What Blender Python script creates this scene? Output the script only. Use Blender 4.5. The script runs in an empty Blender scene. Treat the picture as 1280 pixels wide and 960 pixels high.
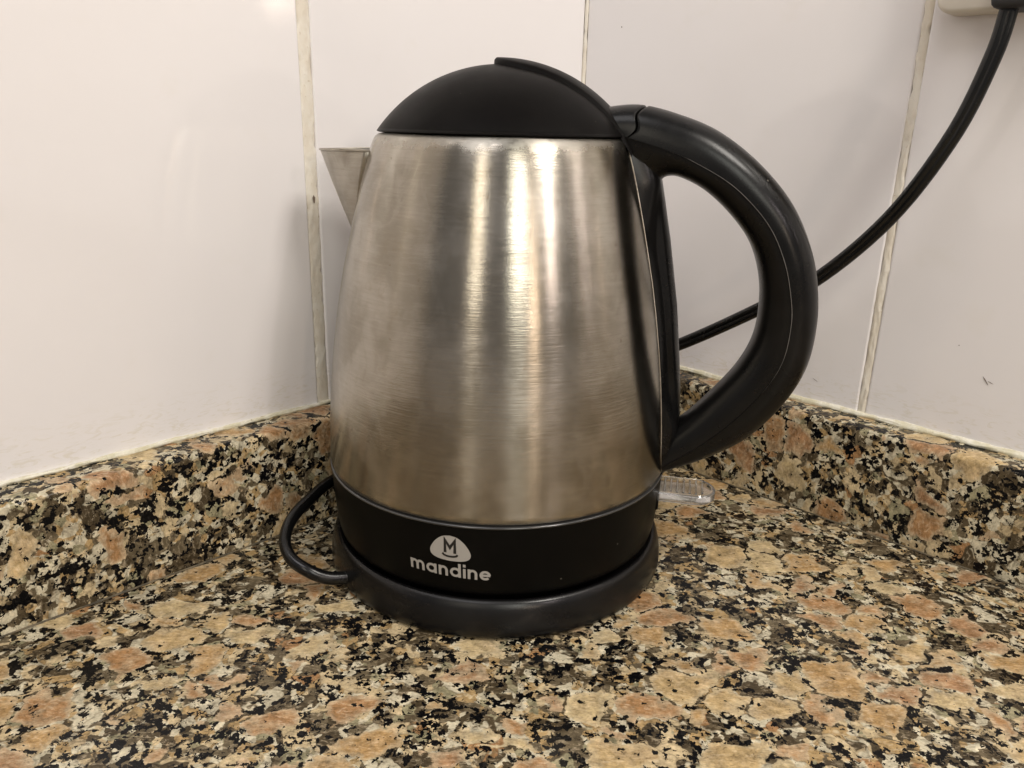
import bpy, bmesh, math, random
import numpy as np
from mathutils import Vector, Matrix, noise
random.seed(7)
C = bpy.context.scene
col = C.collection
R = math.radians

# ------------------------------------------------------------------ camera
cam_d = bpy.data.cameras.new('camera')
cam_d.sensor_width = 36.0
cam_d.lens = 996.86 / 1280 * 36.0
cam_d.clip_start = 0.01
cam_d.clip_end = 100
cam = bpy.data.objects.new('camera', cam_d)
col.objects.link(cam)
pitch, roll = 0.3163, 0.0246
fw = Vector((0, math.cos(pitch), -math.sin(pitch)))
rt = Vector((1, 0, 0)); up = rt.cross(fw)
rt2 = rt * math.cos(roll) + up * math.sin(roll)
up2 = -rt * math.sin(roll) + up * math.cos(roll)
m = Matrix((( rt2.x, up2.x, -fw.x, 0), (rt2.y, up2.y, -fw.y, 0), (rt2.z, up2.z, -fw.z, 0.2), (0, 0, 0, 1)))
cam.matrix_world = m
cam_d.dof.use_dof = False
C.camera = cam

# ------------------------------------------------------------------ ambient light of the kitchen
w = bpy.data.worlds.new('World'); C.world = w; w.use_nodes = True
bg = w.node_tree.nodes['Background']
bg.inputs[0].default_value = (1.0, 0.965, 0.965, 1)
bg.inputs[1].default_value = 0.23

KX, KY = -0.006, 0.354            # where the kettle stands
def lamp(name, az, el, dist, sx, sy, power, colour, spread=180):
    ld = bpy.data.lights.new(name, 'AREA'); ld.shape = 'RECTANGLE'
    ld.size = sx; ld.size_y = sy; ld.energy = power; ld.color = colour
    ld.spread = R(spread)
    o = bpy.data.objects.new(name, ld); col.objects.link(o)
    a, e = R(az), R(el)
    t = Vector((KX, KY, 0.12))
    o.location = t + Vector((math.sin(a) * math.cos(e), -math.cos(a) * math.cos(e), math.sin(e))) * dist
    o.rotation_euler = (t - o.location).to_track_quat('-Z', 'Y').to_euler()
    return o
lamp('ceiling_spot_lamp', 37, 22, 2.2, 0.07, 0.12, 3.0, (1.0, 0.87, 0.86))
lamp('tall_tube_lamp', 13.5, 24, 2.6, 0.48, 1.0, 10.5, (1.0, 0.99, 0.90))
lamp('wall_bounce_fill', -17, 24, 2.8, 0.32, 1.2, 6.0, (1.0, 0.91, 0.76))  # added area light standing in for warm light bounced off the walls
lamp('ceiling_bounce_fill', -26, 60, 2.2, 0.9, 0.9, 9.0, (1.0, 0.97, 0.98))  # unseen soft fill, added for ceiling bounce and to light the right wall
lamp('right_counter_fill', 42, 48, 0.98, 0.22, 0.22, 4.3, (1.0, 0.94, 0.86))  # added close fill with no real fixture, brightens the right of the counter
# small bare bulb whose double reflection shows in the left tile
hl = lamp('bare_bulb_lamp', 23, 13, 2.6, 0.085, 0.11, 3.4, (1.0, 0.80, 0.62))
hl.location = (1.020, -2.05, 0.625)

C.view_settings.view_transform = 'Standard'
C.view_settings.look = 'None'
C.view_settings.exposure = 0.18
C.view_settings.gamma = 1.0
C.render.engine = 'CYCLES'
C.cycles.max_bounces = 10
C.cycles.caustics_refractive = False
C.cycles.sample_clamp_indirect = 0

# ------------------------------------------------------------------ helpers
class NT:
    """tiny helper for node materials"""
    def __init__(s, name):
        s.mat = bpy.data.materials.new(name); s.mat.use_nodes = True
        s.t = s.mat.node_tree
        s.b = s.t.nodes['Principled BSDF']
    def n(s, kind, **kw):
        nd = s.t.nodes.new(kind)
        for k, v in kw.items():
            setattr(nd, k, v)
        return nd
    def l(s, a, b): s.t.links.new(a, b)
    def val(s, inp, v):
        if hasattr(v, 'is_linked') or isinstance(v, bpy.types.NodeSocket): s.l(v, inp)
        else: inp.default_value = v
    def math(s, op, a, b=0.0, c=None, clamp=False):
        nd = s.n('ShaderNodeMath', operation=op); nd.use_clamp = clamp
        s.val(nd.inputs[0], a); s.val(nd.inputs[1], b)
        if c is not None: s.val(nd.inputs[2], c)
        return nd.outputs[0]
    def step(s, x, lo, hi):
        nd = s.n('ShaderNodeMapRange'); nd.interpolation_type = 'SMOOTHSTEP'
        s.val(nd.inputs[0], x); nd.inputs[1].default_value = lo; nd.inputs[2].default_value = hi
        return nd.outputs[0]
    def mix(s, f, a, b, blend='MIX'):
        nd = s.n('ShaderNodeMix', data_type='RGBA', blend_type=blend)
        s.val(nd.inputs[0], f)
        for i, v in ((6, a), (7, b)):
            if isinstance(v, tuple): nd.inputs[i].default_value = (*v[:3], 1)
            else: s.l(v, nd.inputs[i])
        return nd.outputs[2]
    def noise(s, vec, scale, detail=3, rough=0.55, dist=0.0, dim='3D'):
        nd = s.n('ShaderNodeTexNoise'); nd.noise_dimensions = dim
        if vec is not None: s.l(vec, nd.inputs['Vector'])
        nd.inputs['Scale'].default_value = scale; nd.inputs['Detail'].default_value = detail
        nd.inputs['Roughness'].default_value = rough; nd.inputs['Distortion'].default_value = dist
        return nd
    def vor(s, vec, scale, feature='F1', rnd=1.0):
        nd = s.n('ShaderNodeTexVoronoi', feature=feature)
        s.l(vec, nd.inputs['Vector']); nd.inputs['Scale'].default_value = scale
        nd.inputs['Randomness'].default_value = rnd
        return nd
    def warp(s, vec, scale, amt, detail=2):
        nz = s.noise(vec, scale, detail)
        a = s.n('ShaderNodeVectorMath', operation='SUBTRACT'); s.l(nz.outputs['Color'], a.inputs[0]); a.inputs[1].default_value = (.5, .5, .5)
        b = s.n('ShaderNodeVectorMath', operation='SCALE'); s.l(a.outputs[0], b.inputs[0]); b.inputs['Scale'].default_value = amt
        c = s.n('ShaderNodeVectorMath', operation='ADD'); s.l(vec, c.inputs[0]); s.l(b.outputs[0], c.inputs[1])
        return c.outputs[0]
    def mapping(s, vec, scale=(1, 1, 1), rot=(0, 0, 0), loc=(0, 0, 0)):
        nd = s.n('ShaderNodeMapping'); s.l(vec, nd.inputs[0])
        nd.inputs['Scale'].default_value = scale; nd.inputs['Rotation'].default_value = rot; nd.inputs['Location'].default_value = loc
        return nd.outputs[0]
    def sep(s, c):
        nd = s.n('ShaderNodeSeparateColor'); s.l(c, nd.inputs[0]); return nd.outputs
    def obj(s): return s.n('ShaderNodeTexCoord').outputs['Object']
    def bump(s, h, strength, dist=0.001):
        nd = s.n('ShaderNodeBump'); s.l(h, nd.inputs['Height'])
        nd.inputs['Strength'].default_value = strength; nd.inputs['Distance'].default_value = dist
        s.l(nd.outputs[0], s.b.inputs['Normal']); return nd

def setp(b, **kw):
    for k, v in kw.items():
        b.inputs[k.replace('_', ' ')].default_value = v

# ---- granite -------------------------------------------------------------
def granite(name):
    g = NT(name); P = g.obj()
    P1 = g.warp(P, 60, 0.012, 2)
    P2 = g.warp(P1, 240, 0.0040, 3)
    P3 = g.warp(P, 420, 0.0026, 3)
    Pm = g.mapping(P2, (1, 1.25, 1), (0.3, 0.2, 0.7)); Pl = g.mapping(P2, (1.1, 1.45, 1.1), (0.2, 0.1, 0.5))
    vm = g.vor(Pm, 112); cm = g.sep(vm.outputs['Color'])
    vf = g.vor(P3, 270); cf = g.sep(vf.outputs['Color'])
    vl = g.vor(Pl, 50); cl = g.sep(vl.outputs['Color'])
    n1 = g.noise(P, 150, 5, .68); n2 = g.noise(P, 700, 4, .7); nbig = g.noise(P, 26, 3, .5)
    n3 = g.noise(g.mapping(P, (1, 1, 1), loc=(3, 1, 2)), 95, 4, .65)
    n4 = g.noise(g.mapping(P, (1, 2.6, 1), (.3, .5, .9), (1, 4, 2)), 300, 5, .75, .6)
    def tone(r, stops):
        nd = g.n('ShaderNodeValToRGB'); nd.color_ramp.interpolation = 'CONSTANT'
        e = nd.color_ramp.elements
        while len(e) < len(stops): e.new(.5)
        for el, (p, c) in zip(e, stops): el.position = p; el.color = (*c, 1)
        g.l(r, nd.inputs[0]); return nd.outputs[0]
    brown = (.095, .072, .043); brown2 = (.17, .135, .085); cream = (.66, .53, .33); white = (.72, .65, .48)
    tan = (.49, .345, .175); orange = (.43, .25, .125); green = (.37, .335, .21)
    medium = tone(cm[0], [(0, brown), (.20, cream), (.29, brown2), (.44, white), (.54, tan), (.63, brown), (.78, cream), (.86, green), (.92, orange), (.96, white)])
    fine = tone(cf[0], [(0, brown2), (.17, white), (.38, cream), (.56, brown), (.70, tan), (.84, white), (.93, green)])
    large = tone(cl[1], [(0, orange), (.30, (.50, .325, .155)), (.54, (.57, .42, .225)), (.70, (.41, .24, .13)), (.84, (.60, .47, .27))])
    mfine = g.step(g.noise(P1, 66, 3, .6).outputs['Fac'], .47, .50)
    base = g.mix(mfine, medium, fine)
    isl0 = g.step(cl[0], .61, .612)
    edge = g.vor(Pl, 50, 'DISTANCE_TO_EDGE')
    rag = g.math('ADD', edge.outputs['Distance'], g.math('MULTIPLY', g.math('SUBTRACT', n1.outputs['Fac'], .5), .34))
    inside = g.step(rag, .040, .075)
    isl = g.math('MULTIPLY', isl0, inside)
    # cloudy paler patches and thin pale veins in the feldspar
    lg = g.mix(g.math('MULTIPLY', g.step(n3.outputs['Fac'], .46, .66), .55), large, (.62, .48, .31))
    lg = g.mix(g.math('MULTIPLY', g.step(n4.outputs['Fac'], .50, .70), .50), lg, (.66, .56, .42))
    lg = g.mix(g.math('MULTIPLY', g.math('SUBTRACT', 1, g.step(n4.outputs['Fac'], .30, .42)), .45), lg, (.33, .18, .085))
    rimp = g.math('MULTIPLY', g.math('SUBTRACT', 1, g.step(rag, .09, .20)), .40)
    lg = g.mix(rimp, lg, (.66, .57, .40))
    base = g.mix(isl, base, lg)
    # every crystal is cloudy: the neighbouring tones bleed through in shreds
    shred = g.math('MULTIPLY', g.step(n4.outputs['Fac'], .54, .62), g.math('SUBTRACT', .55, g.math('MULTIPLY', isl, .55)))
    base = g.mix(shred, base, (.50, .42, .30))
    shred2 = g.math('MULTIPLY', g.math('SUBTRACT', 1, g.step(n4.outputs['Fac'], .34, .43)), g.math('SUBTRACT', .55, g.math('MULTIPLY', isl, .45)))
    base = g.mix(shred2, base, (.11, .085, .05))
    mot = g.math('ADD', g.math('MULTIPLY', n2.outputs['Fac'], .35), g.math('ADD', g.math('MULTIPLY', n1.outputs['Fac'], .6), g.math('MULTIPLY', n4.outputs['Fac'], .45)))
    nd = g.n('ShaderNodeMapRange'); g.l(mot, nd.inputs[0])
    nd.inputs[1].default_value = .50; nd.inputs[2].default_value = .90; nd.inputs[3].default_value = .22; nd.inputs[4].default_value = 1.24
    hs = g.n('ShaderNodeHueSaturation'); g.l(base, hs.inputs['Color']); g.l(nd.outputs[0], hs.inputs['Value']); hs.inputs['Saturation'].default_value = 1.06
    base = hs.outputs[0]
    em = g.vor(Pm, 112, 'DISTANCE_TO_EDGE')
    jt = g.math('MULTIPLY', g.math('SUBTRACT', 1, g.step(em.outputs['Distance'], .0, .07)), g.math('MULTIPLY', g.math('SUBTRACT', 1, isl), .40))
    base = g.mix(jt, base, (.07, .05, .03))
    # black mica: small grains gathered into clusters
    vb = g.vor(g.warp(P, 560, .0032, 3), 500); cb = g.sep(vb.outputs['Color'])
    clus = g.noise(P1, 104, 5, .70).outputs['Fac']
    th = g.math('ADD', g.math('MULTIPLY', g.math('SUBTRACT', clus, .5), 3.8), .300)
    th = g.math('SUBTRACT', th, g.math('MULTIPLY', isl, .62))
    blk = g.math('GREATER_THAN', th, cb[0])
    tintb = g.mix(g.step(n2.outputs['Fac'], .5, .7), (.003, .003, .0035), (.016, .014, .012))
    base = g.mix(blk, base, tintb)
    # scattered specks, also inside the feldspars
    vs = g.vor(g.warp(P, 700, .0026, 2), 420); cs = g.sep(vs.outputs['Color'])
    sp = g.math('MULTIPLY', g.math('LESS_THAN', cs[1], .10), g.math('LESS_THAN', vs.outputs['Distance'], g.math('ADD', .12, g.math('MULTIPLY', cs[2], .32))))
    base = g.mix(sp, base, (.012, .011, .010))
    g.l(base, g.b.inputs['Base Color'])
    rr = g.n('ShaderNodeMapRange'); g.l(nbig.outputs['Fac'], rr.inputs[0]); rr.inputs[1].default_value = .3; rr.inputs[2].default_value = .7
    rr.inputs[3].default_value = .13; rr.inputs[4].default_value = .24
    g.l(rr.outputs[0], g.b.inputs['Roughness'])
    g.b.inputs['Specular IOR Level'].default_value = .14
    g.bump(n2.outputs['Fac'], .05, .0004)
    return g.mat

def plain(name, colour, rough, spec=.5, metal=0.0):
    g = NT(name); setp(g.b, Base_Color=(*colour, 1), Roughness=rough, Metallic=metal)
    g.b.inputs['Specular IOR Level'].default_value = spec
    return g

def mat_tile():
    g = NT('white_glazed_tile'); P = g.n('ShaderNodeNewGeometry').outputs['Position']
    n = g.noise(P, 5.5, 3, .5); n2 = g.noise(P, 40, 3, .6)
    c = g.mix(n.outputs['Fac'], (.765, .73, .72), (.80, .78, .785))
    c = g.mix(g.math('MULTIPLY', g.step(n2.outputs['Fac'], .60, .80), .15), c, (.70, .66, .58))
    # fine scuffs just over the worktop
    zz = g.n('ShaderNodeSeparateXYZ'); g.l(P, zz.inputs[0])
    low = g.math('SUBTRACT', 1, g.step(zz.outputs[2], .060, .085))
    sc = g.noise(g.mapping(P, (1, 1, 3.2)), 120, 4, .6, 1.5)
    c = g.mix(g.math('MULTIPLY', g.math('MULTIPLY', low, g.step(sc.outputs['Fac'], .50, .68)), .45), c, (.62, .57, .45))
    g.l(c, g.b.inputs['Base Color'])
    rg = g.n('ShaderNodeMapRange'); g.l(n2.outputs['Fac'], rg.inputs[0]); rg.inputs[3].default_value = .035; rg.inputs[4].default_value = .10
    g.l(rg.outputs[0], g.b.inputs['Roughness'])
    h = g.math('ADD', g.math('MULTIPLY', g.noise(P, 14, 2, .5).outputs['Fac'], 1.0), g.math('MULTIPLY', g.math('MULTIPLY', low, sc.outputs['Fac']), .12))
    g.bump(h, .15, .0035)
    return g.mat

def mat_grout(name, c1, c2, c3):
    g = NT(name); P = g.n('ShaderNodeNewGeometry').outputs['Position']
    n = g.noise(g.mapping(P, (1, 1, .45)), 120, 5, .7); n2 = g.noise(P, 500, 3, .6)
    c = g.mix(g.step(n.outputs['Fac'], .38, .64), c1, c2)
    c = g.mix(g.step(n2.outputs['Fac'], .62, .76), c, c3)
    g.l(c, g.b.inputs['Base Color']); g.b.inputs['Roughness'].default_value = .55
    g.bump(g.math('ADD', n.outputs['Fac'], n2.outputs['Fac']), .4, .0006)
    return g.mat

def mat_steel(name='brushed_steel', rough=.27):
    g = NT(name); P = g.obj()
    z = g.mapping(P, (45, 45, 1500)); br = g.noise(z, 1.0, 4, .6)
    z2 = g.mapping(P, (120, 120, 900)); br2 = g.noise(z2, 1.0, 3, .6)
    sm = g.noise(g.warp(P, 60, .007, 1), 38, 3, .55)
    blot = g.noise(P, 15, 3, .55)
    spots = g.vor(g.warp(P, 200, .004), 150)
    ring = g.math('MULTIPLY', g.step(spots.outputs['Distance'], .22, .26), g.math('SUBTRACT', 1, g.step(spots.outputs['Distance'], .29, .34)))
    sc = g.sep(spots.outputs['Color'])
    ring = g.math('MULTIPLY', ring, g.math('LESS_THAN', sc[0], .16))
    zz0 = g.n('ShaderNodeSeparateXYZ'); g.l(P, zz0.inputs[0])
    c = g.mix(g.step(sm.outputs['Fac'], .40, .62), (.315, .285, .235), (.44, .405, .35))
    # wiped-over film: swirly, streaked downwards
    film = g.noise(g.warp(g.mapping(P, (1, 1, .55)), 40, .03, 2), 75, 5, .65, .8)
    c = g.mix(g.math('MULTIPLY', g.step(film.outputs['Fac'], .50, .66), .26), c, (.52, .49, .43))
    c = g.mix(g.math('MULTIPLY', g.math('SUBTRACT', 1, g.step(film.outputs['Fac'], .34, .46)), .24), c, (.27, .23, .17))
    # fine horizontal brushing
    c = g.mix(g.math('MULTIPLY', g.step(br.outputs['Fac'], .35, .65), .16), c, (.25, .22, .17))
    c = g.mix(g.math('MULTIPLY', g.step(br2.outputs['Fac'], .52, .70), .16), c, (.52, .49, .42))
    c = g.mix(g.math('MULTIPLY', g.math('SUBTRACT', 1, g.step(br2.outputs['Fac'], .30, .44)), .18), c, (.23, .19, .14))
    c = g.mix(g.math('MULTIPLY', ring, .22), c, (.30, .25, .18))
    # dull limescale near the rim
    zz = g.n('ShaderNodeSeparateXYZ'); g.l(P, zz.inputs[0])
    rim = g.step(g.math('ADD', zz.outputs[2], g.math('MULTIPLY', g.math('SUBTRACT', g.noise(P, 150, 4, .7).outputs['Fac'], .5), .014)), .1905, .1945)
    c = g.mix(g.math('MULTIPLY', rim, .55), c, (.56, .54, .49))
    # small water marks and dents
    dots = g.vor(g.warp(P, 300, .003), 130); dc = g.sep(dots.outputs['Color'])
    dot = g.math('MULTIPLY', g.math('LESS_THAN', dots.outputs['Distance'], .075), g.math('LESS_THAN', dc[1], .42))
    c = g.mix(g.math('MULTIPLY', dot, .6), c, (.24, .19, .14))
    g.l(c, g.b.inputs['Base Color'])
    r = g.math('ADD', g.math('MULTIPLY', sm.outputs['Fac'], .10), g.math('ADD', g.math('MULTIPLY', blot.outputs['Fac'], .10), rough - .13))
    r = g.math('ADD', r, g.math('MULTIPLY', rim, .25))
    g.l(r, g.b.inputs['Roughness'])
    setp(g.b, Metallic=1.0, Anisotropic=.88, Anisotropic_Rotation=.25)
    tg = g.n('ShaderNodeTangent', direction_type='RADIAL', axis='Z'); g.l(tg.outputs[0], g.b.inputs['Tangent'])
    h = g.math('ADD', g.math('MULTIPLY', br.outputs['Fac'], .6), g.math('MULTIPLY', br2.outputs['Fac'], .6))
    g.bump(h, .17, .0005)
    return g.mat

def mat_plastic(name, c, rough, dust=.25, bump=.08, spec=.08):
    g = NT(name); P = g.obj()
    n = g.noise(P, 42, 4, .6); f = g.noise(P, 1500, 2, .5)
    v = g.vor(P, 240); vc = g.sep(v.outputs['Color'])
    d = g.math('MULTIPLY', g.math('LESS_THAN', v.outputs['Distance'], .10), g.math('LESS_THAN', vc[0], .07))
    cc = g.mix(g.math('MULTIPLY', g.step(n.outputs['Fac'], .45, .8), dust * .12), c, (.08, .07, .06))
    cc = g.mix(g.math('MULTIPLY', d, dust), cc, (.35, .32, .27))
    g.l(cc, g.b.inputs['Base Color'])
    mr = g.n('ShaderNodeMapRange'); g.l(n.outputs['Fac'], mr.inputs[0]); mr.inputs[1].default_value = .3; mr.inputs[2].default_value = .75
    mr.inputs[3].default_value = rough - .05; mr.inputs[4].default_value = rough + .10
    g.l(mr.outputs[0], g.b.inputs['Roughness'])
    g.b.inputs['Specular IOR Level'].default_value = spec
    g.bump(f.outputs['Fac'], bump, .0002)
    return g.mat

M = {}
M['granite'] = granite('polished_granite')
M['tile'] = mat_tile()
M['grout'] = mat_grout('cream_grout', (.68, .62, .52), (.75, .71, .63), (.54, .46, .35))
M['caulk'] = mat_grout('pale_silicone', (.60, .56, .40), (.74, .71, .60), (.44, .38, .24))
M['steel'] = mat_steel()
M['steel_spout'] = mat_steel('spout_steel', .40)
M['black'] = mat_plastic('black_plastic', (.0032, .0030, .0026), .38, .2, .08, .07)
M['lid'] = mat_plastic('black_lid_plastic', (.0030, .0025, .0022), .42, .20, .08, .06)
M['handle'] = mat_plastic('black_handle_plastic', (.0038, .0036, .0035), .27, .3, .08, .24)
M['base'] = mat_plastic('black_base_plastic', (.0042, .0040, .0042), .27, .15, .08, .34)
M['rubber'] = mat_plastic('black_cord_rubber', (.004, .004, .004), .24, .1, .05, .40)
M['groove'] = plain('dark_gap', (.006, .006, .006), .7).mat
M['print'] = plain('silver_grey_print', (.36, .34, .31), .45, .3).mat
M['print_black'] = plain('black_print', (.010, .010, .010), .4).mat
M['outlet'] = plain('ivory_outlet_plastic', (.70, .65, .56), .35).mat
M['plug'] = mat_plastic('plug_rubber', (.05, .05, .052), .45, .2)
M['lime'] = plain('limescale', (.6, .57, .5), .8).mat
gl = NT('clear_acrylic'); setp(gl.b, Base_Color=(.92, .92, .90, 1), Roughness=.08, IOR=1.49, Transmission_Weight=.92)
M['acrylic'] = gl.mat

def link(name, me, mat, parent=None, smooth=True, loc=None):
    o = bpy.data.objects.new(name, me); col.objects.link(o)
    if mat: me.materials.append(mat)
    if smooth:
        me.polygons.foreach_set('use_smooth', [True] * len(me.polygons))
    if parent: o.parent = parent
    if loc: o.location = loc
    return o
def from_bm(name, bm, mat, parent=None, smooth=True, loc=None, sharp=40):
    bmesh.ops.recalc_face_normals(bm, faces=bm.faces)
    if smooth and sharp:
        for e in bm.edges:
            if len(e.link_faces) == 2 and e.calc_face_angle(0) > R(sharp): e.smooth = False
    me = bpy.data.meshes.new(name); bm.to_mesh(me); bm.free()
    return link(name, me, mat, parent, smooth, loc)
def catmull(pts, n):
    """resample a polyline of tuples smoothly to n points"""
    P = [np.array(p, float) for p in pts]
    P = [2 * P[0] - P[1]] + P + [2 * P[-1] - P[-2]]
    segs = len(P) - 3; out = []
    for i in range(n):
        t = i / (n - 1) * segs; k = min(int(t), segs - 1); u = t - k
        a, b, c, d = P[k:k + 4]
        out.append(.5 * ((2 * b) + (-a + c) * u + (2 * a - 5 * b + 4 * c - d) * u * u + (-a + 3 * b - 3 * c + d) * u ** 3))
    return out
def lathe(name, prof, mat, parent, seg=128, closed=False, sharp=40):
    bm = bmesh.new(); rings = []
    for r, z in prof:
        rings.append([bm.verts.new((r * math.cos(2 * math.pi * k / seg), r * math.sin(2 * math.pi * k / seg), z)) if r > 1e-6 else None for k in range(seg)])
        if r <= 1e-6:
            v = bm.verts.new((0, 0, z)); rings[-1] = [v] * seg
    idx = list(range(len(rings))); pairs = list(zip(idx, idx[1:]))
    if closed: pairs.append((len(rings) - 1, 0))
    for i, j in pairs:
        for k in range(seg):
            vs = [rings[i][k], rings[i][(k + 1) % seg], rings[j][(k + 1) % seg], rings[j][k]]
            u = []
            for v in vs:
                if v not in u: u.append(v)
            if len(u) >= 3:
                try: bm.faces.new(u)
                except ValueError: pass
    return from_bm(name, bm, mat, parent, True, None, sharp)
def grid_mesh(name, rows, mat, parent=None, close_u=False, caps=False, smooth=True, sharp=40):
    """rows: list of lists of points; close_u closes each row"""
    bm = bmesh.new(); V = [[bm.verts.new(tuple(p)) for p in r] for r in rows]
    n = len(rows[0])
    for i in range(len(V) - 1):
        for k in range(n if close_u else n - 1):
            bm.faces.new((V[i][k], V[i][(k + 1) % n], V[i + 1][(k + 1) % n], V[i + 1][k]))
    if caps:
        bm.faces.new(V[0]); bm.faces.new(V[-1][::-1])
    bmesh.ops.remove_doubles(bm, verts=bm.verts, dist=1e-7)
    return from_bm(name, bm, mat, parent, smooth, None, sharp)
def box_bm(x0, x1, y0, y1, z0, z1, bev=0, seg=2):
    bm = bmesh.new(); bmesh.ops.create_cube(bm, size=1)
    for v in bm.verts:
        v.co = Vector((x0 + (v.co.x + .5) * (x1 - x0), y0 + (v.co.y + .5) * (y1 - y0), z0 + (v.co.z + .5) * (z1 - z0)))
    if bev: bmesh.ops.bevel(bm, geom=bm.edges[:], offset=bev, segments=seg, affect='EDGES', profile=.5)
    return bm
def empty(name, loc=(0, 0, 0), rz=0):
    o = bpy.data.objects.new(name, None); col.objects.link(o); o.location = loc; o.rotation_euler = (0, 0, rz); o.empty_display_size = .05
    return o
def thing(o, label, cat): o['label'] = label; o['category'] = cat; return o

# ------------------------------------------------------------------ the setting
CX, CY = 0.0406, 0.5428                        # the corner of the two walls
Ld = Vector((-.7016, -.7126, 0)); Ln = Vector((.7126, -.7016, 0))     # left wall: direction away from the corner, normal
Rd = Vector((.7193, -.6947, 0)); Rn = Vector((-.6947, -.7193, 0))
HS, TS = 0.0554, 0.0193                        # backsplash height and thickness
cn = Vector((CX, CY, 0))
def frame_matrix(d, n):
    return Matrix(((d.x, n.x, 0, CX), (d.y, n.y, 0, CY), (0, 0, 1, 0), (0, 0, 0, 1)))   # local x along the wall, y out of it

# countertop: L-shaped slab with its front edge well outside the frame
top = bpy.data.objects.new('countertop', None)
def slab_poly():
    dep, ln = .66, 1.7
    # corner region in (a along left, b along right) coordinates
    ab = [(-.03, -.03), (ln, -.03), (ln, dep), (dep, dep), (dep, ln), (-.03, ln)]
    return [(cn + Ld * a + Rd * b) for a, b in ab]
bm = bmesh.new()
vt = [bm.verts.new((p.x, p.y, 0)) for p in slab_poly()]
f = bm.faces.new(vt)
ex = bmesh.ops.extrude_face_region(bm, geom=[f])
for v in ex['geom']:
    if isinstance(v, bmesh.types.BMVert): v.co.z = -.03
bmesh.ops.recalc_face_normals(bm, faces=bm.faces)
top = from_bm('countertop', bm, M['granite'], None, False)
top['kind'] = 'structure'; top['label'] = 'polished granite countertop of tan, cream, brown and black crystals under the kettle'

def wall_side(name, d, n, label, gap, lefty, seed):
    F = frame_matrix(d, n)
    root = empty(name); root.matrix_world = F
    root['kind'] = 'structure'; root['label'] = label
    flip = -1 if d.cross(n).z < 0 else 1
    # tile bed
    b = box_bm(-.012 if lefty else .0, 1.7, -.03, -.0045, -.03, .95)
    bed = from_bm('grout_bed', b, M['grout'], root, False)
    tw = .2002 if lefty else .2029
    tile_me = None
    z0 = .032
    for i in range(8):
        for j in range(3):
            x0 = i * tw + (gap / 2 if i else .0012); x1 = (i + 1) * tw - gap / 2
            key = 'first' if i == 0 else 'rest'
            if not (key in tiles_me.setdefault(name, {})):
                W = x1 - x0
                b = box_bm(0, W, -.0045, 0, 0, .296, .0011, 3)
                me = bpy.data.meshes.new('tile'); bmesh.ops.recalc_face_normals(b, faces=b.faces); b.to_mesh(me); b.free()
                me.materials.append(M['tile']); me.polygons.foreach_set('use_smooth', [False] * len(me.polygons))
                tiles_me[name][key] = me
            o = bpy.data.objects.new('tile', tiles_me[name][key]); col.objects.link(o); o.parent = root
            o.location = (x0, random.uniform(-.0003, .0003) if i or j else 0, z0 + j * .2985)
            # hand-set tiles never sit quite flat
            if i > 0 or j > 0: o.rotation_euler = (R(random.uniform(-.06, .06)), 0, R(random.uniform(-.10, .10)))
    return root
tiles_me = {}
wl = wall_side('wall_left', Ld, Ln, 'white glazed tile wall on the left with a wide cream joint', .0064, True, 1)
wr = wall_side('wall_right', Rd, Rn, 'white glazed tile wall on the right with a thin cream joint', .0040, False, 2)

def bead(name, p0, p1, width, height, outdir, mat, parent, seed, steps=260, lump=.35, across=10):
    """irregular hand-run bead of grout or silicone between p0 and p1 (local), lying on the plane whose normal is outdir"""
    p0, p1, outdir = Vector(p0), Vector(p1), Vector(outdir)
    ax = (p1 - p0); side = ax.normalized().cross(outdir).normalized()
    rows = []
    for i in range(steps + 1):
        t = i / steps; c = p0 + ax * t; s = t * ax.length
        wl_ = width * (.5 + lump * noise.noise(Vector((s * 55, seed, 0))) + .22 * noise.noise(Vector((s * 260, seed, 3))))
        wr_ = width * (.5 + lump * noise.noise(Vector((s * 55, seed, 9))) + .22 * noise.noise(Vector((s * 260, seed, 6))))
        row = []
        for k in range(across + 1):
            u = -1 + 2 * k / across
            lat = u * (wl_ if u < 0 else wr_)
            h = height * (1 - u * u) ** .6 * (1 + .45 * noise.noise(Vector((s * 160, u * 2, seed))) + .3 * noise.noise(Vector((s * 420, u * 4, seed + 2))))
            if k in (0, across): h = -.0006
            row.append(c + side * lat + outdir * h)
        rows.append(row)
    return grid_mesh(name, rows, mat, parent, smooth=True, sharp=60)
# vertical joints
bead('grout_joint', (.2002, -.0012, HS), (.2002, -.0012, .95),   .0076, .0009, (0, 1, 0), M['grout'], wl, 3.1, 500, .13)
bead('grout_joint', (.2029, -.0012, HS), (.2029, -.0012, .95), .0050, .0011, (0, 1, 0), M['grout'], wr, 7.7, 500, .13)
for i in range(2, 8):
    bead('grout_joint', (.2002 * i, -.0022, HS), (.2002 * i, -.0022, .95), .007, .0012, (0, 1, 0), M['grout'], wl, 20 + i, 120)
    bead('grout_joint', (.2029 * i, -.0022, HS), (.2029 * i, -.0022, .95), .005, .0012, (0, 1, 0), M['grout'], wr, 30 + i, 120)
# corner joint
bead('corner_joint', (.0006, .0006, HS), (.0006, .0006, .95), .0026, .0010, Vector((1, 1, 0)).normalized(), M['grout'], wr, 5.5, 300, .2)
# silicone where the tiles meet the backsplash
bead('silicone_bead', (.0, .0006, HS + .0010), (1.7, .0006, HS + .0010), .0024, .0009, (0, .85, .52), M['caulk'], wl, 11.3, 900, .30)
bead('silicone_bead', (.0, .0006, HS + .0012), (1.7, .0006, HS + .0012), .0032, .0010, (0, .85, .52), M['caulk'], wr, 12.9, 900, .35)
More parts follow.
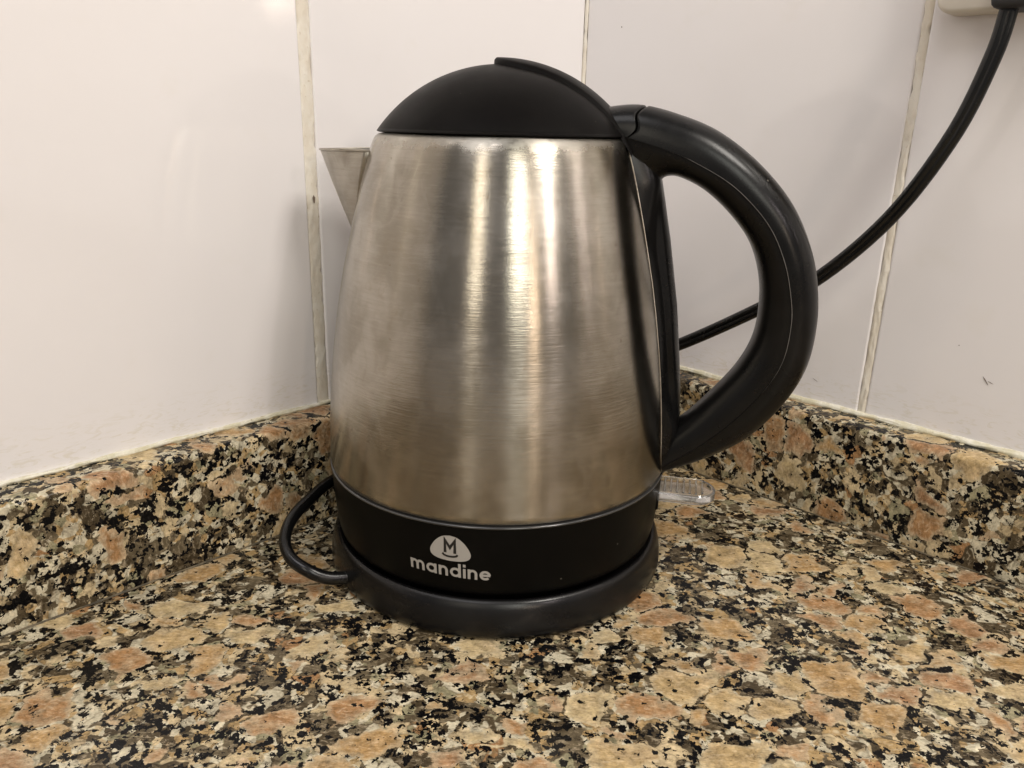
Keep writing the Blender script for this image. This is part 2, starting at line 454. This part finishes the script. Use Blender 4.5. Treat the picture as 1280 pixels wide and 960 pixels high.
# smears of old silicone above the bead of the right wall, and the small dark chips of the photo
rs = random.Random(4)
def chip(parent, x, z, l_, ang, wd):
    a = R(ang); bm = bmesh.new(); L_, Rr_ = [], []
    for i in range(7):
        t = i / 6; s = math.sin(math.pi * t) ** .7 * wd * (.7 + .5 * rs.random())
        px, pz = x + math.cos(a) * l_ * t, z + math.sin(a) * l_ * t
        L_.append(bm.verts.new((px - math.sin(a) * s, .00035, pz + math.cos(a) * s))); Rr_.append(bm.verts.new((px + math.sin(a) * s, .00035, pz - math.cos(a) * s)))
    for i in range(6): bm.faces.new((L_[i], L_[i + 1], Rr_[i + 1], Rr_[i]))
    return from_bm('chip_mark', bm, M['chip'], parent, False)
M['chip'] = plain('dark_chip', (.16, .12, .09), .7).mat
chip(wr, .2560, .0905, .0052, -52, .00030); chip(wr, .2585, .0885, .003, -20, .00018)
chip(wr, .1745, .0700, .004, -25, .00012); chip(wr, .0590, .1180, .0006, 0, .0003); chip(wr, .2430, .1030, .0006, 0, .00025)
chip(wr, .0280, .2560, .0008, 60, .0004); chip(wl, .2000, .1600, .0042, 88, .0008)

# granite backsplash strips, mitred in the corner
def backsplash(d, n, off, mitre):
    F = frame_matrix(d, n)
    r = .0028
    prof = [(-.004, .0012), (TS, .0012)]
    prof = [(-.004, .0006), (TS, .0006)]
    for k in range(7):
        a = k / 6 * math.pi / 2
        prof.append((TS - r + r * math.cos(a), HS - r + r * math.sin(a)))
    prof.append((-.004, HS))
    rows = []
    N = 60
    for i in range(N + 1):
        row = []
        for (y, z) in prof:
            x = max(y, 0) + (1.7 - max(y, 0)) * i / N
            wv = .0003 * noise.noise(Vector((x * 30, off, z * 20)))
            p = F @ Vector((x, y + (wv if y > 0 else 0), z)); row.append(p - Vector((off, off * 2, -off)))
        rows.append(row)
    o = grid_mesh('backsplash', rows, M['granite'], None, close_u=True, caps=True, sharp=50)
    o.location = (off, off * 2, -off)
    return o
b1 = backsplash(Ld, Ln, .37, 1); b2 = backsplash(Rd, Rn, -.83, 1)
for o in (b1, b2): o['kind'] = 'structure'
b1['label'] = 'low granite upstand along the left tile wall'; b2['label'] = 'low granite upstand along the right tile wall'
# dark line of sealant where upstand and worktop meet
M['seam'] = mat_grout('dark_sealant', (.05, .04, .022), (.15, .115, .065), (.02, .017, .01))
s1 = bead('sealant_line', (0, TS + .0002, .0003), (1.7, TS + .0002, .0003), .0012, .0005, (0, .7, .7), M['seam'], wl, 81, 700, .3, 6)
s2 = bead('sealant_line', (0, TS + .0002, .0003), (1.7, TS + .0002, .0003), .0012, .0005, (0, .7, .7), M['seam'], wr, 83, 700, .3, 6)

# ------------------------------------------------------------------ power base with its cord and plug
base = thing(empty('power_base', (KX, KY, 0), R(-12)), 'round black plastic power base under the kettle with its black cord and plug', 'kettle base')
lathe('base_ring', [(0, .0012), (.074, .0012), (.0780, .0008), (.0793, .0014), (.0799, .0028), (.0799, .0050), (.0796, .0080), (.0791, .0110), (.0783, .0138), (.0775, .0158), (.0765, .0170), (.0752, .0172), (.0735, .0150), (.072, .0138), (.05, .0138), (0, .0138)], M['base'], base, 160, sharp=0)
# centre boss of the connector, carries the kettle
lathe('connector_boss', [(.062, .0137), (.062, .0176), (.058, .0183), (.02, .0183), (0, .0183)], M['black'], base, 64)
for k in range(4):
    a = k * math.pi / 2 + .6
    bm = bmesh.new(); bmesh.ops.create_cone(bm, cap_ends=True, segments=20, radius1=.006, radius2=.0065, depth=.0014)
    for v in bm.verts: v.co += Vector((.062 * math.cos(a), .062 * math.sin(a), .0007))
    from_bm('rubber_foot', bm, M['rubber'], base)
Binv = base.matrix_basis.inverted() if False else (Matrix.Translation((KX, KY, 0)) @ Matrix.Rotation(R(-12), 4, 'Z')).inverted()
cord_pts = [(-.064, .3135, .0062), (-.0700, .3100, .0064), (-.0790, .3062, .0080), (-.0872, .3055, .0118), (-.0950, .3090, .0152), (-.0998, .3162, .0188), (-.1008, .3250, .0222), (-.0990, .3340, .0250), (-.0950, .3450, .0270), (-.0910, .3580, .0278), (-.0850, .3750, .0262), (-.0740, .4000, .0235), (-.0560, .4250, .0230), (-.0250, .4480, .0270), (.0150, .4640, .0400), (.0560, .4640, .0580), (.0975, .4465, .0810), (.129, .4160, .1085), (.1510, .3950, .1300), (.1725, .3750, .1625), (.1865, .3600, .1990), (.1935, .3535, .2300), (.1955, .3520, .2480), (.1960, .3515, .256)]
cp = [Vector(p) for p in catmull(cord_pts, 150)]
rows = []
for i, p in enumerate(cp):
    t = (cp[min(i + 1, len(cp) - 1)] - cp[max(i - 1, 0)]).normalized()
    s = i / (len(cp) - 1)
    # broad face of the twin flex turns from lying edge-up by the base to facing out of the wall
    wide = Vector((0, 0, 1)) if s < .5 else None
    outv = (Vector((0, 0, 0.2)) - p).normalized()
    sideA = t.cross(outv).normalized(); sideB = t.cross(Vector((0, 0, 1)).cross(t)).normalized()
    blend = min(max((s - .50) / .18, 0), 1)
    wd = (sideB * (1 - blend) + (sideA if sideA.dot(sideB) > 0 else -sideA) * blend).normalized()
    th = t.cross(wd).normalized()
    hw = .0030 + (.0005 * blend); ht = .0027 - .0003 * blend
    row = []
    for k in range(20):
        a = 2 * math.pi * k / 20
        x = math.cos(a); y = math.sin(a)
        groove = 1 - .30 * blend * math.exp(-(x / .25) ** 2)
        row.append(Binv @ (p + wd * x * hw + th * y * ht * groove))
    rows.append(row)
grid_mesh('cord', rows, M['rubber'], base, close_u=True, caps=True)
# moulded sleeve where the cord enters the base
rows = []
for i in range(10):
    s = i / 9; p = Vector(cord_pts[0]).lerp(Vector(cord_pts[1]), s * 1.15); t = (Vector(cord_pts[1]) - Vector(cord_pts[0])).normalized()
    a_ = t.cross(Vector((0, 0, 1))).normalized(); b_ = t.cross(a_)
    rr = .0044 - .0012 * s - (.0003 if i % 2 else 0)
    rows.append([Binv @ (p + a_ * rr * math.cos(q) + b_ * rr * math.sin(q)) for q in [2 * math.pi * k / 20 for k in range(20)]])
grid_mesh('cord_sleeve', rows, M['rubber'], base, close_u=True, caps=True)
# plug: grips the socket, body points at the wall
OA, OZ = .2655, .2475           # along the right wall, bottom of the socket
Rm = frame_matrix(Rd, Rn)
def wallpart(name, bm, mat, inv, parent, smooth=False):
    for v in bm.verts: v.co = inv @ (Rm @ v.co)
    return from_bm(name, bm, mat, parent, smooth)
cpl = Rm.inverted() @ Vector(cord_pts[-1])
bm = box_bm(cpl.x - .0075, cpl.x + .0190, .0135, cpl.y + .0070, .2480, .2900, .0030, 3)
for v in bm.verts:
    if v.co.z < .262: v.co.x = cpl.x + .003 + (v.co.x - cpl.x - .003) * .93
wallpart('plug', bm, M['plug'], Binv, base, True)

# ------------------------------------------------------------------ socket on the right wall
so = empty('wall_socket'); so.matrix_world = Rm @ Matrix.Translation((.2095, 0, .2500))
thing(so, 'ivory plastic wall socket at the top right, the black plug in it', 'socket')
bm = box_bm(0, .090, .0002, .0125, 0, .090, 0)
vert_edges = [e for e in bm.edges if abs((e.verts[0].co - e.verts[1].co).normalized().y) > .9]
bmesh.ops.bevel(bm, geom=vert_edges, offset=.007, segments=6, affect='EDGES', profile=.5)
fe = [e for e in bm.edges if all(v.co.y > .012 for v in e.verts)]
bmesh.ops.bevel(bm, geom=fe, offset=.002, segments=3, affect='EDGES', profile=.5)
from_bm('faceplate', bm, M['outlet'], so, True, sharp=50)
bm = box_bm(.020, .070, .0121, .0131, .022, .072, .0006, 2)
from_bm('socket_insert', bm, M['outlet'], so, False)

# ------------------------------------------------------------------ kettle
ket = thing(empty('kettle', (KX, KY, 0), R(-12)), 'brushed steel electric kettle with black domed lid and handle, mandine lettering on its base band', 'kettle')
body_prof = [(.0770, .0515), (.0781, .0522), (.0783, .0545), (.0781, .060), (.0777, .070), (.0769, .082), (.0757, .095), (.0740, .109), (.0719, .123), (.0694, .137), (.0665, .150), (.0634, .163), (.0603, .175), (.0577, .184), (.0559, .1895), (.0550, .1918), (.0540, .1936), (.0526, .1946), (.0508, .1950), (.0500, .1946), (.0500, .1930)]
pp = catmull(body_prof[2:15], 60)
lathe('body', body_prof[:2] + [tuple(p) for p in pp] + body_prof[15:], M['steel'], ket, 192, sharp=0)
# dark ring painted in for the shade of the gap, and bright lip between the steel and the band
lathe('gap_shade_ring', [(.0740, .0500), (.0768, .0500), (.0772, .0508), (.0772, .0522), (.0740, .0524)], M['groove'], ket, 160)
lip = NT('glossy_lip'); setp(lip.b, Base_Color=(.03, .03, .03, 1), Roughness=.16); lip.b.inputs['Specular IOR Level'].default_value = .8
band_prof = [(.060, .0182), (.0732, .0183), (.0744, .0186), (.0751, .0196), (.0757, .0220), (.0764, .0270), (.0771, .0340), (.0776, .0420), (.0779, .0480), (.0780, .0497)]
lathe('base_band', band_prof + [(.0780, .0500)], M['black'], ket, 192, sharp=0)
lathe('band_lip', [(.0779, .0499), (.0785, .0502), (.0786, .0507), (.0782, .0511), (.0765, .0511)], lip.mat, ket, 192, sharp=0)
band = [o for o in ket.children if o.name == 'base_band'][0]
def band_r(z):
    zs = [p[1] for p in band_prof[1:]]; rs_ = [p[0] for p in band_prof[1:]]
    return float(np.interp(z, zs, rs_))
# lid: domed cap
SR, SZ = .0658, .1572            # dome sphere
lid_prof = [(.0500, .1925), (.0500, .1952), (.0522, .1953), (.0529, .1955), (.0533, .1958)]
a0 = math.asin(.0533 / SR)
for k in range(40):
    a = a0 * (1 - k / 39)
    lid_prof.append((SR * math.sin(a), SZ + SR * math.cos(a)))
lid = lathe('lid', lid_prof, M['lid'], ket, 160, sharp=0)
# raised thumb crest of the lid running back to the hinge
rows = []
NU, NW = 60, 24
for i in range(NU + 1):
    u = i / NU; x = -.0045 + u * .0600
    wmax = .0165 * min(1, (1 - (1 - min(u / .35, 1)) ** 2.2) ** .5 + .02) * (1 - .10 * u)
    row = []
    for k in range(NW + 1):
        v = -1 + 2 * k / NW; y = v * wmax
        rho2 = min(x * x + y * y, SR * SR * .98)
        zsph = SZ + math.sqrt(SR * SR - rho2)
        prof = (1 - abs(v) ** 7) ** .5 if abs(v) < 1 else 0
        front = min(1, u / .03) ** .5
        hgt = .0026 * prof * front * (1 - .55 * u) - (.0012 if (abs(v) >= .999 or i == 0) else 0)
        row.append((x, y, zsph + hgt))
    rows.append(row)
grid_mesh('lid_crest', rows, M['lid'], lid, sharp=50)

# handle built from an upper/outer shell and a lower/inner shell that meet in a seam
outer = [(.0400, .2068), (.0560, .2083), (.0726, .2048), (.0889, .1985), (.1057, .1867), (.1199, .1716), (.1292, .1544), (.1339, .1382), (.1355, .1213), (.1334, .1036), (.1256, .0866), (.1123, .0701), (.096, .0594), (.0787, .0518)]
inner = [(.0655, .1735), (.0668, .1786), (.0700, .1808), (.0752, .1803), (.0848, .1758), (.0952, .1673), (.1044, .1563), (.1097, .1434), (.1116, .1299), (.1106, .1159), (.1053, .1029), (.0964, .0904), (.0868, .0790), (.0770, .0700)]
seam = [(.0500, .1965), (.0585, .1942), (.0690, .1912), (.0800, .1870), (.0960, .1782), (.1100, .1648), (.1180, .1505), (.1222, .1365), (.1238, .1245), (.1222, .1085), (.1150, .0935), (.1030, .0780), (.0900, .0655), (.0775, .0560)]
NH = 110
O_, I_, S_ = catmull(outer, NH), catmull(inner, NH), catmull(seam, NH)
def half_w(s): return .0128 + .0022 * math.sin(math.pi * min(s * 1.0, 1)) - .0010 * s
def at_(Lst, f):
    f = min(max(f, 0), NH - 1); k = min(int(f), NH - 2); u = f - k
    return Lst[k] * (1 - u) + Lst[k + 1] * u
GI = 10                            # index of the joint between hinge cap and handle
def shell(name, A, grow, e, i0=0, i1=NH, mat=None, joint=None):
    rows = []; idx = [float(i) for i in range(i0, i1)]
    if joint == 'start': idx = [GI + .12, GI + .22, GI + .45] + idx[1:]
    if joint == 'end': idx = idx[:-1] + [GI - .45, GI - .22, GI - .12]
    for n_, i in enumerate(idx):
        s = i / (NH - 1); NA = 30; row = []
        shrink = 0
        if joint == 'start' and n_ < 2: shrink = (.0012, .0004)[n_]
        if joint == 'end' and n_ >= len(idx) - 2: shrink = (.0004, .0012)[n_ - len(idx) + 2]
        w_ = half_w(s) + grow - shrink
        # the joint runs in a curve: lower towards the kettle than on top
        if joint == 'start': sh = 7.0 * max(0, 1 - (i - GI) / 14)
        elif joint == 'end': sh = 7.0 * max(0, i / GI)
        else: sh = 0
        for k in range(NA + 1):
            th = math.pi * k / NA
            c, sn = math.cos(th), math.sin(th)
            lat = w_ * math.copysign(abs(c) ** e, c); q = abs(sn) ** e
            f = i - sh * (1 - q) ** 1.6 + (1.3 * sh / 7 * math.sin(q * math.pi * 2) if sh else 0)
            S, P = at_(S_, f), at_(A, f)
            d_ = (P - S); L_ = np.linalg.norm(d_)
            p = S + d_ * q * (1 - shrink / L_)
            row.append((p[0], lat, p[1]))
        S, P = at_(S_, i - sh), at_(A, i - sh)
        row += [(S[0] + (P[0] - S[0]) * .02, w_ * .9 * (-1 + 2 * j / 6), S[1] + (P[1] - S[1]) * .02) for j in range(0, 7)]
        rows.append(row)
    return grid_mesh(name, rows, mat or M['handle'], ket, close_u=True, caps=True, sharp=55)
shell('handle_shell', O_, .0004, .80, GI, NH, None, 'start')
shell('handle_grip', I_, 0, .84)
hc = shell('hinge_cap', O_, .0004, .80, 0, GI + 1, M['handle'], 'end')
# pale moulding line where the two handle shells meet
M['seam_line'] = plain('pale_moulding_line', (.16, .15, .14), .5).mat
for sgn in (-1, 1):
    rows = []
    for i in range(16, 84):
        S = S_[i]; w_ = half_w(i / (NH - 1)) + .00035
        f_ = .00016 * min(1, (i - 16) / 12, (83 - i) / 12) * (.6 + .6 * abs(noise.noise(Vector((i * .35, sgn, 0))))) + .00001
        rows.append([(S[0] + f_ * math.cos(a), sgn * (w_ + f_ * math.sin(a)), S[1] + f_ * math.cos(a) * .3) for a in [2 * math.pi * k / 6 for k in range(6)]])
    grid_mesh('moulding_line', rows, M['seam_line'], ket, close_u=True, caps=True)
# mounting strip on the back of the body
def body_r(z):
    zs = [p[1] for p in body_prof[2:16]]; r_ = [p[0] for p in body_prof[2:16]]
    return float(np.interp(z, zs, r_))
so_z = [.0505, .058, .0680, .0766, .0900, .1027, .1275, .1547, .1720, .1800, .1880, .1940]
so_r = [.0790, .0808, .0826, .0834, .0827, .0812, .0780, .0730, .0692, .0672, .0640, .0580]
rows = []
for i in range(70):
    z = .0505 + (.1940 - .0505) * i / 69
    ro = float(np.interp(z, so_z, so_r)); rb = body_r(z)
    s = (z - .05) / .145
    hw = .0122 + .0030 * math.sin(math.pi * min(max(s, 0), 1)) ** .8
    if z < .062: hw *= .55 + .45 * ((z - .0505) / .0115) ** .5
    row = []
    # flared foot hugging the steel, waist, then rounded back
    for v in np.linspace(-1, 1, 25):
        av = abs(v)
        y = hw * v
        base_x = math.sqrt(max(rb * rb - y * y, 0)) - .0006
        t = 1 - av
        if t < .16: q = .16 * (t / .16)
        elif t < .42: q = .16 + (t - .16) * .9
        else: q = .16 + .26 * .9 + (1 - .16 - .26 * .9) * math.sin((t - .42) / .58 * math.pi / 2) ** .6
        kf = min(max((z - .150) / .028, 0), 1) + min(max((.095 - z) / .022, 0), 1)
        kf = min(kf, 1) ** 1.5
        q = q * (1 - kf) + kf * (1 - av ** 4) ** .5
        row.append((base_x + (ro - base_x) * min(q, 1), y * (1 - .12 * (1 - kf) * math.sin(math.pi * min(t / .5, 1))), z))
    row += [(rb - .004, hw * .8 * f_, z) for f_ in (1, .3, -.3, -1)]
    rows.append(row)
grid_mesh('handle_mount', rows, M['handle'], ket, close_u=True, caps=True, sharp=50)
# bright pressed edge of the steel along the mount
for sgn in (-1, 1):
    rows = []
    for i in range(60):
        z = .0530 + (.1930 - .0530) * i / 59; s = (z - .05) / .145
        hw = .0122 + .0030 * math.sin(math.pi * s) ** .8
        if z < .062: hw *= .55 + .45 * ((z - .0505) / .0115) ** .5
        y = sgn * (hw + .0003); x = math.sqrt(body_r(z) ** 2 - y * y)
        rows.append([(x + .0003 * math.cos(a), y + .0003 * math.sin(a), z) for a in [2 * math.pi * k / 8 for k in range(8)]])
    grid_mesh('mount_edge', rows, M['steel_spout'], ket, close_u=True, caps=True)

# spout: folded sheet V
rows = []
NV, NT_ = 14, 24
for shell_i in (0,):
    for j in range(NV + 1):
        v = j / NV; z = .1460 + v * .0413
        rb = body_r(z) - .0004
        tip = rb + .0275 * v + .0008
        wa = .0025 + .0200 * v ** .8        # half width at the body
        row = []
        for k in range(NT_ + 1):
            t = -1 + 2 * k / NT_
            y = wa * math.copysign(1 - (1 - abs(t)) ** 1.35, t) if t else 0
            x0 = math.sqrt(max(rb * rb - wa * wa, 0))
            q = 1 - abs(t) ** 1.25
            x = x0 + (tip - x0) * q
            dz = 0
            if v > .93: dz = -.0004 * math.cos(t * 3)
            row.append((-x, y, z + dz))
        rows.append(row)
sp = grid_mesh('spout', rows, M['steel_spout'], ket, sharp=70)
md = sp.modifiers.new('thickness', 'SOLIDIFY'); md.thickness = .0008; md.offset = -1

# narrow turned lip along the top edge of the spout
top_row = [Vector(p) for p in rows[-1]]
lrows = []
for i, p in enumerate(top_row):
    lrows.append([p + Vector((.00055 * math.cos(a) * (-1 if abs(i - NT_ / 2) < 8 else 0), .00055 * math.cos(a) * (0 if abs(i - NT_ / 2) < 8 else 1), .00045 * math.sin(a))) for a in [2 * math.pi * k / 8 for k in range(8)]])
grid_mesh('spout_lip', lrows, M['steel_spout'], sp, close_u=True, caps=True)

# clear acrylic switch lever beneath the handle
def lever():
    outline = []
    x0, x1, hw = .0700, .1026, .0100
    for k in range(17):
        a = -math.pi / 2 + math.pi * k / 16
        outline.append((x1 - .0095 + .0095 * math.cos(a), hw * math.sin(a)))
    outline = [(x0, -hw * .98)] + outline + [(x0, hw * .98)]
    def sc(pts, f): return [(x0 + (x - x0) * (1 if x <= x0 else 1) if False else x - (f if x > x0 else 0) * max(0, (x - (x1 - .0095)) / .0095), y * (1 - f / hw)) for x, y in pts]
    def zz(x): return .0428 + (x - .0783) * .00  # level tongue
    prof = [(0.0009, -.0048), (0, -.0040), (0, -.0008), (0.0008, 0.0), (.0020, 0.0), (.0024, -.0012)]
    rows = [[(x, y, zz(x) + dz) for x, y in sc(outline, f_)] for f_, dz in prof]
    return grid_mesh('switch_lever', rows, M['acrylic'], ket, close_u=True, caps=True, sharp=35)
lv = lever()
for k in range(8):
    x = .0765 + k * .0028
    hwid = .0072 if x < .094 else .0055
    from_bm('rib', box_bm(x, x + .0010, -hwid, hwid, .04165, .04300, .00025, 1), M['acrylic'], lv, False)
lathe_sw = from_bm('switch_pivot', box_bm(.066, .0776, -.0100, .0100, .0335, .0425, .001, 2), M['black'], ket, True)

# printed emblem and word on the band
LA = R(-91.0)                     # local angle of the print's centre
def wrap(u, z, lift): 
    r = band_r(z) + lift; a = LA + u / .0765
    return (r * math.cos(a), r * math.sin(a), z)
def tilt(u, z): return u, z - u * .035
def fill_strip(bm, left, right, lift):
    L_ = [bm.verts.new(wrap(*tilt(*p), lift)) for p in left]; R_ = [bm.verts.new(wrap(*tilt(*p), lift)) for p in right]
    for i in range(len(L_) - 1): bm.faces.new((L_[i], R_[i], R_[i + 1], L_[i + 1]))
def stroke(bm, pts, wd, lift, ox, oz, sc_):
    P = [np.array(p, float) for p in pts]; l_, r_ = [], []
    for i, p in enumerate(P):
        if i == 0: nrm = P[1] - P[0]; nrm = np.array([-nrm[1], nrm[0]]); nrm /= np.linalg.norm(nrm); k = 1
        elif i == len(P) - 1: nrm = P[-1] - P[-2]; nrm = np.array([-nrm[1], nrm[0]]); nrm /= np.linalg.norm(nrm); k = 1
        else:
            a = P[i] - P[i - 1]; b = P[i + 1] - P[i]; a /= np.linalg.norm(a); b /= np.linalg.norm(b)
            t = a + b; t /= np.linalg.norm(t); nrm = np.array([-t[1], t[0]]); k = 1 / max(t @ a, .35)
        l_.append(p + nrm * wd / 2 * k); r_.append(p - nrm * wd / 2 * k)
    def dens(q):
        return [(ox + a[0] * sc_, oz + a[1] * sc_) for a in q]
    fill_strip(bm, dens(l_), dens(r_), lift)
def arc(cx, cy, rx, ry, a0_, a1_, n=16): return [(cx + rx * math.cos(R(a0_ + (a1_ - a0_) * i / n)), cy + ry * math.sin(R(a0_ + (a1_ - a0_) * i / n))) for i in range(n + 1)]
# letters, x-height 1
SW = .235
def letters(bm, ox, oz, sc_, lift):
    x = 0; r = .5 - SW / 2
    hw = .44 - SW / 2
    def st(p): stroke(bm, [(a + x, b) for a, b in p], SW, lift, ox, oz, sc_); 
    lf = [0]
    def s2(p):
        lf[0] += .000004; stroke(bm, [(a + x, b) for a, b in p], SW, lift + lf[0], ox, oz, sc_)
    def nshape(x0, w_):
        s2([(x0 + 0, 0), (x0, .5)] [:0] or [(x0 + w_, 0), (x0 + w_, .55)] + arc(x0 + w_ / 2, .55, w_ / 2, .45 - SW / 2 + .0, 0, 180)[1:] )
    # m
    s2([(SW / 2, 0), (SW / 2, 1)]); nshape(SW / 2, .56); nshape(SW / 2 + .56, .56); x += SW + 1.12 + .17
    # a
    s2(arc(.5, .5, .365, .365, 0, 360, 28)); s2([(.865, 0), (.865, 1)]); x += 1.0 + .17
    # n
    s2([(SW / 2, 0), (SW / 2, 1)]); nshape(SW / 2, .60); x += SW + .60 + .17
    # d
    s2(arc(.5, .5, .365, .365, 0, 360, 28)); s2([(.865, 0), (.865, 1.42)]); x += 1.0 + .17
    # i
    s2([(SW / 2, 0), (SW / 2, .98)]); s2([(SW / 2, 1.14), (SW / 2, 1.42)]); x += SW + .17
    # n
    s2([(SW / 2, 0), (SW / 2, 1)]); nshape(SW / 2, .60); x += SW + .60 + .17
    # e
    s2(arc(.5, .5, .365, .365, 0, 318, 26)); s2([(.18, .5), (.94, .5)][:2]); x += 1.0
    return x
tmp = bmesh.new(); LWID = letters(tmp, 0, .03, .001, 0); tmp.free()
sc_ = .0338 / LWID
bm = bmesh.new(); letters(bm, -.0169, .0270, sc_, .00010)
me = bpy.data.meshes.new('mandine_lettering'); bm.to_mesh(me); bm.free()
link('lettering', me, M['print'], band, False)
eh = [(0, 1), (.36, .88), (.68, .52), (.90, .06), (1.0, -.36), (.90, -.72), (.55, -.93), (0, -1)]
hp = [tuple(p) for p in catmull(eh, 40)]
bm = bmesh.new()
ex_, ez_, eu = .0083, .0058, .0006
NE = 9
V = []
for (a, b) in hp:
    V.append([bm.verts.new(wrap(*tilt(eu + a * ex_ * (-1 + 2 * k / NE), .0402 + b * ez_), .00010)) for k in range(NE + 1)])
for i in range(len(V) - 1):
    for k in range(NE): 
        try: bm.faces.new((V[i][k], V[i][k + 1], V[i + 1][k + 1], V[i + 1][k]))
        except ValueError: pass
bmesh.ops.remove_doubles(bm, verts=bm.verts, dist=1e-6)
me = bpy.data.meshes.new('emblem'); bm.to_mesh(me); bm.free(); emb = link('emblem', me, M['print'], band, False)
bm = bmesh.new()
stroke(bm, [(-.34, -.36), (-.34, .62), (0, .06), (.34, .62), (.34, -.36)], .20, .00020, eu, .0402, .0058)
sm_ = [(-.54, -.44), (-.42, -.57), (-.2, -.63), (0, -.64), (.2, -.63), (.42, -.57), (.54, -.44)]
stroke(bm, sm_, .15, .00021, eu, .0402, .0058)
me = bpy.data.meshes.new('emblem_mark'); bm.to_mesh(me); bm.free(); link('emblem_mark', me, M['print_black'], band, False)
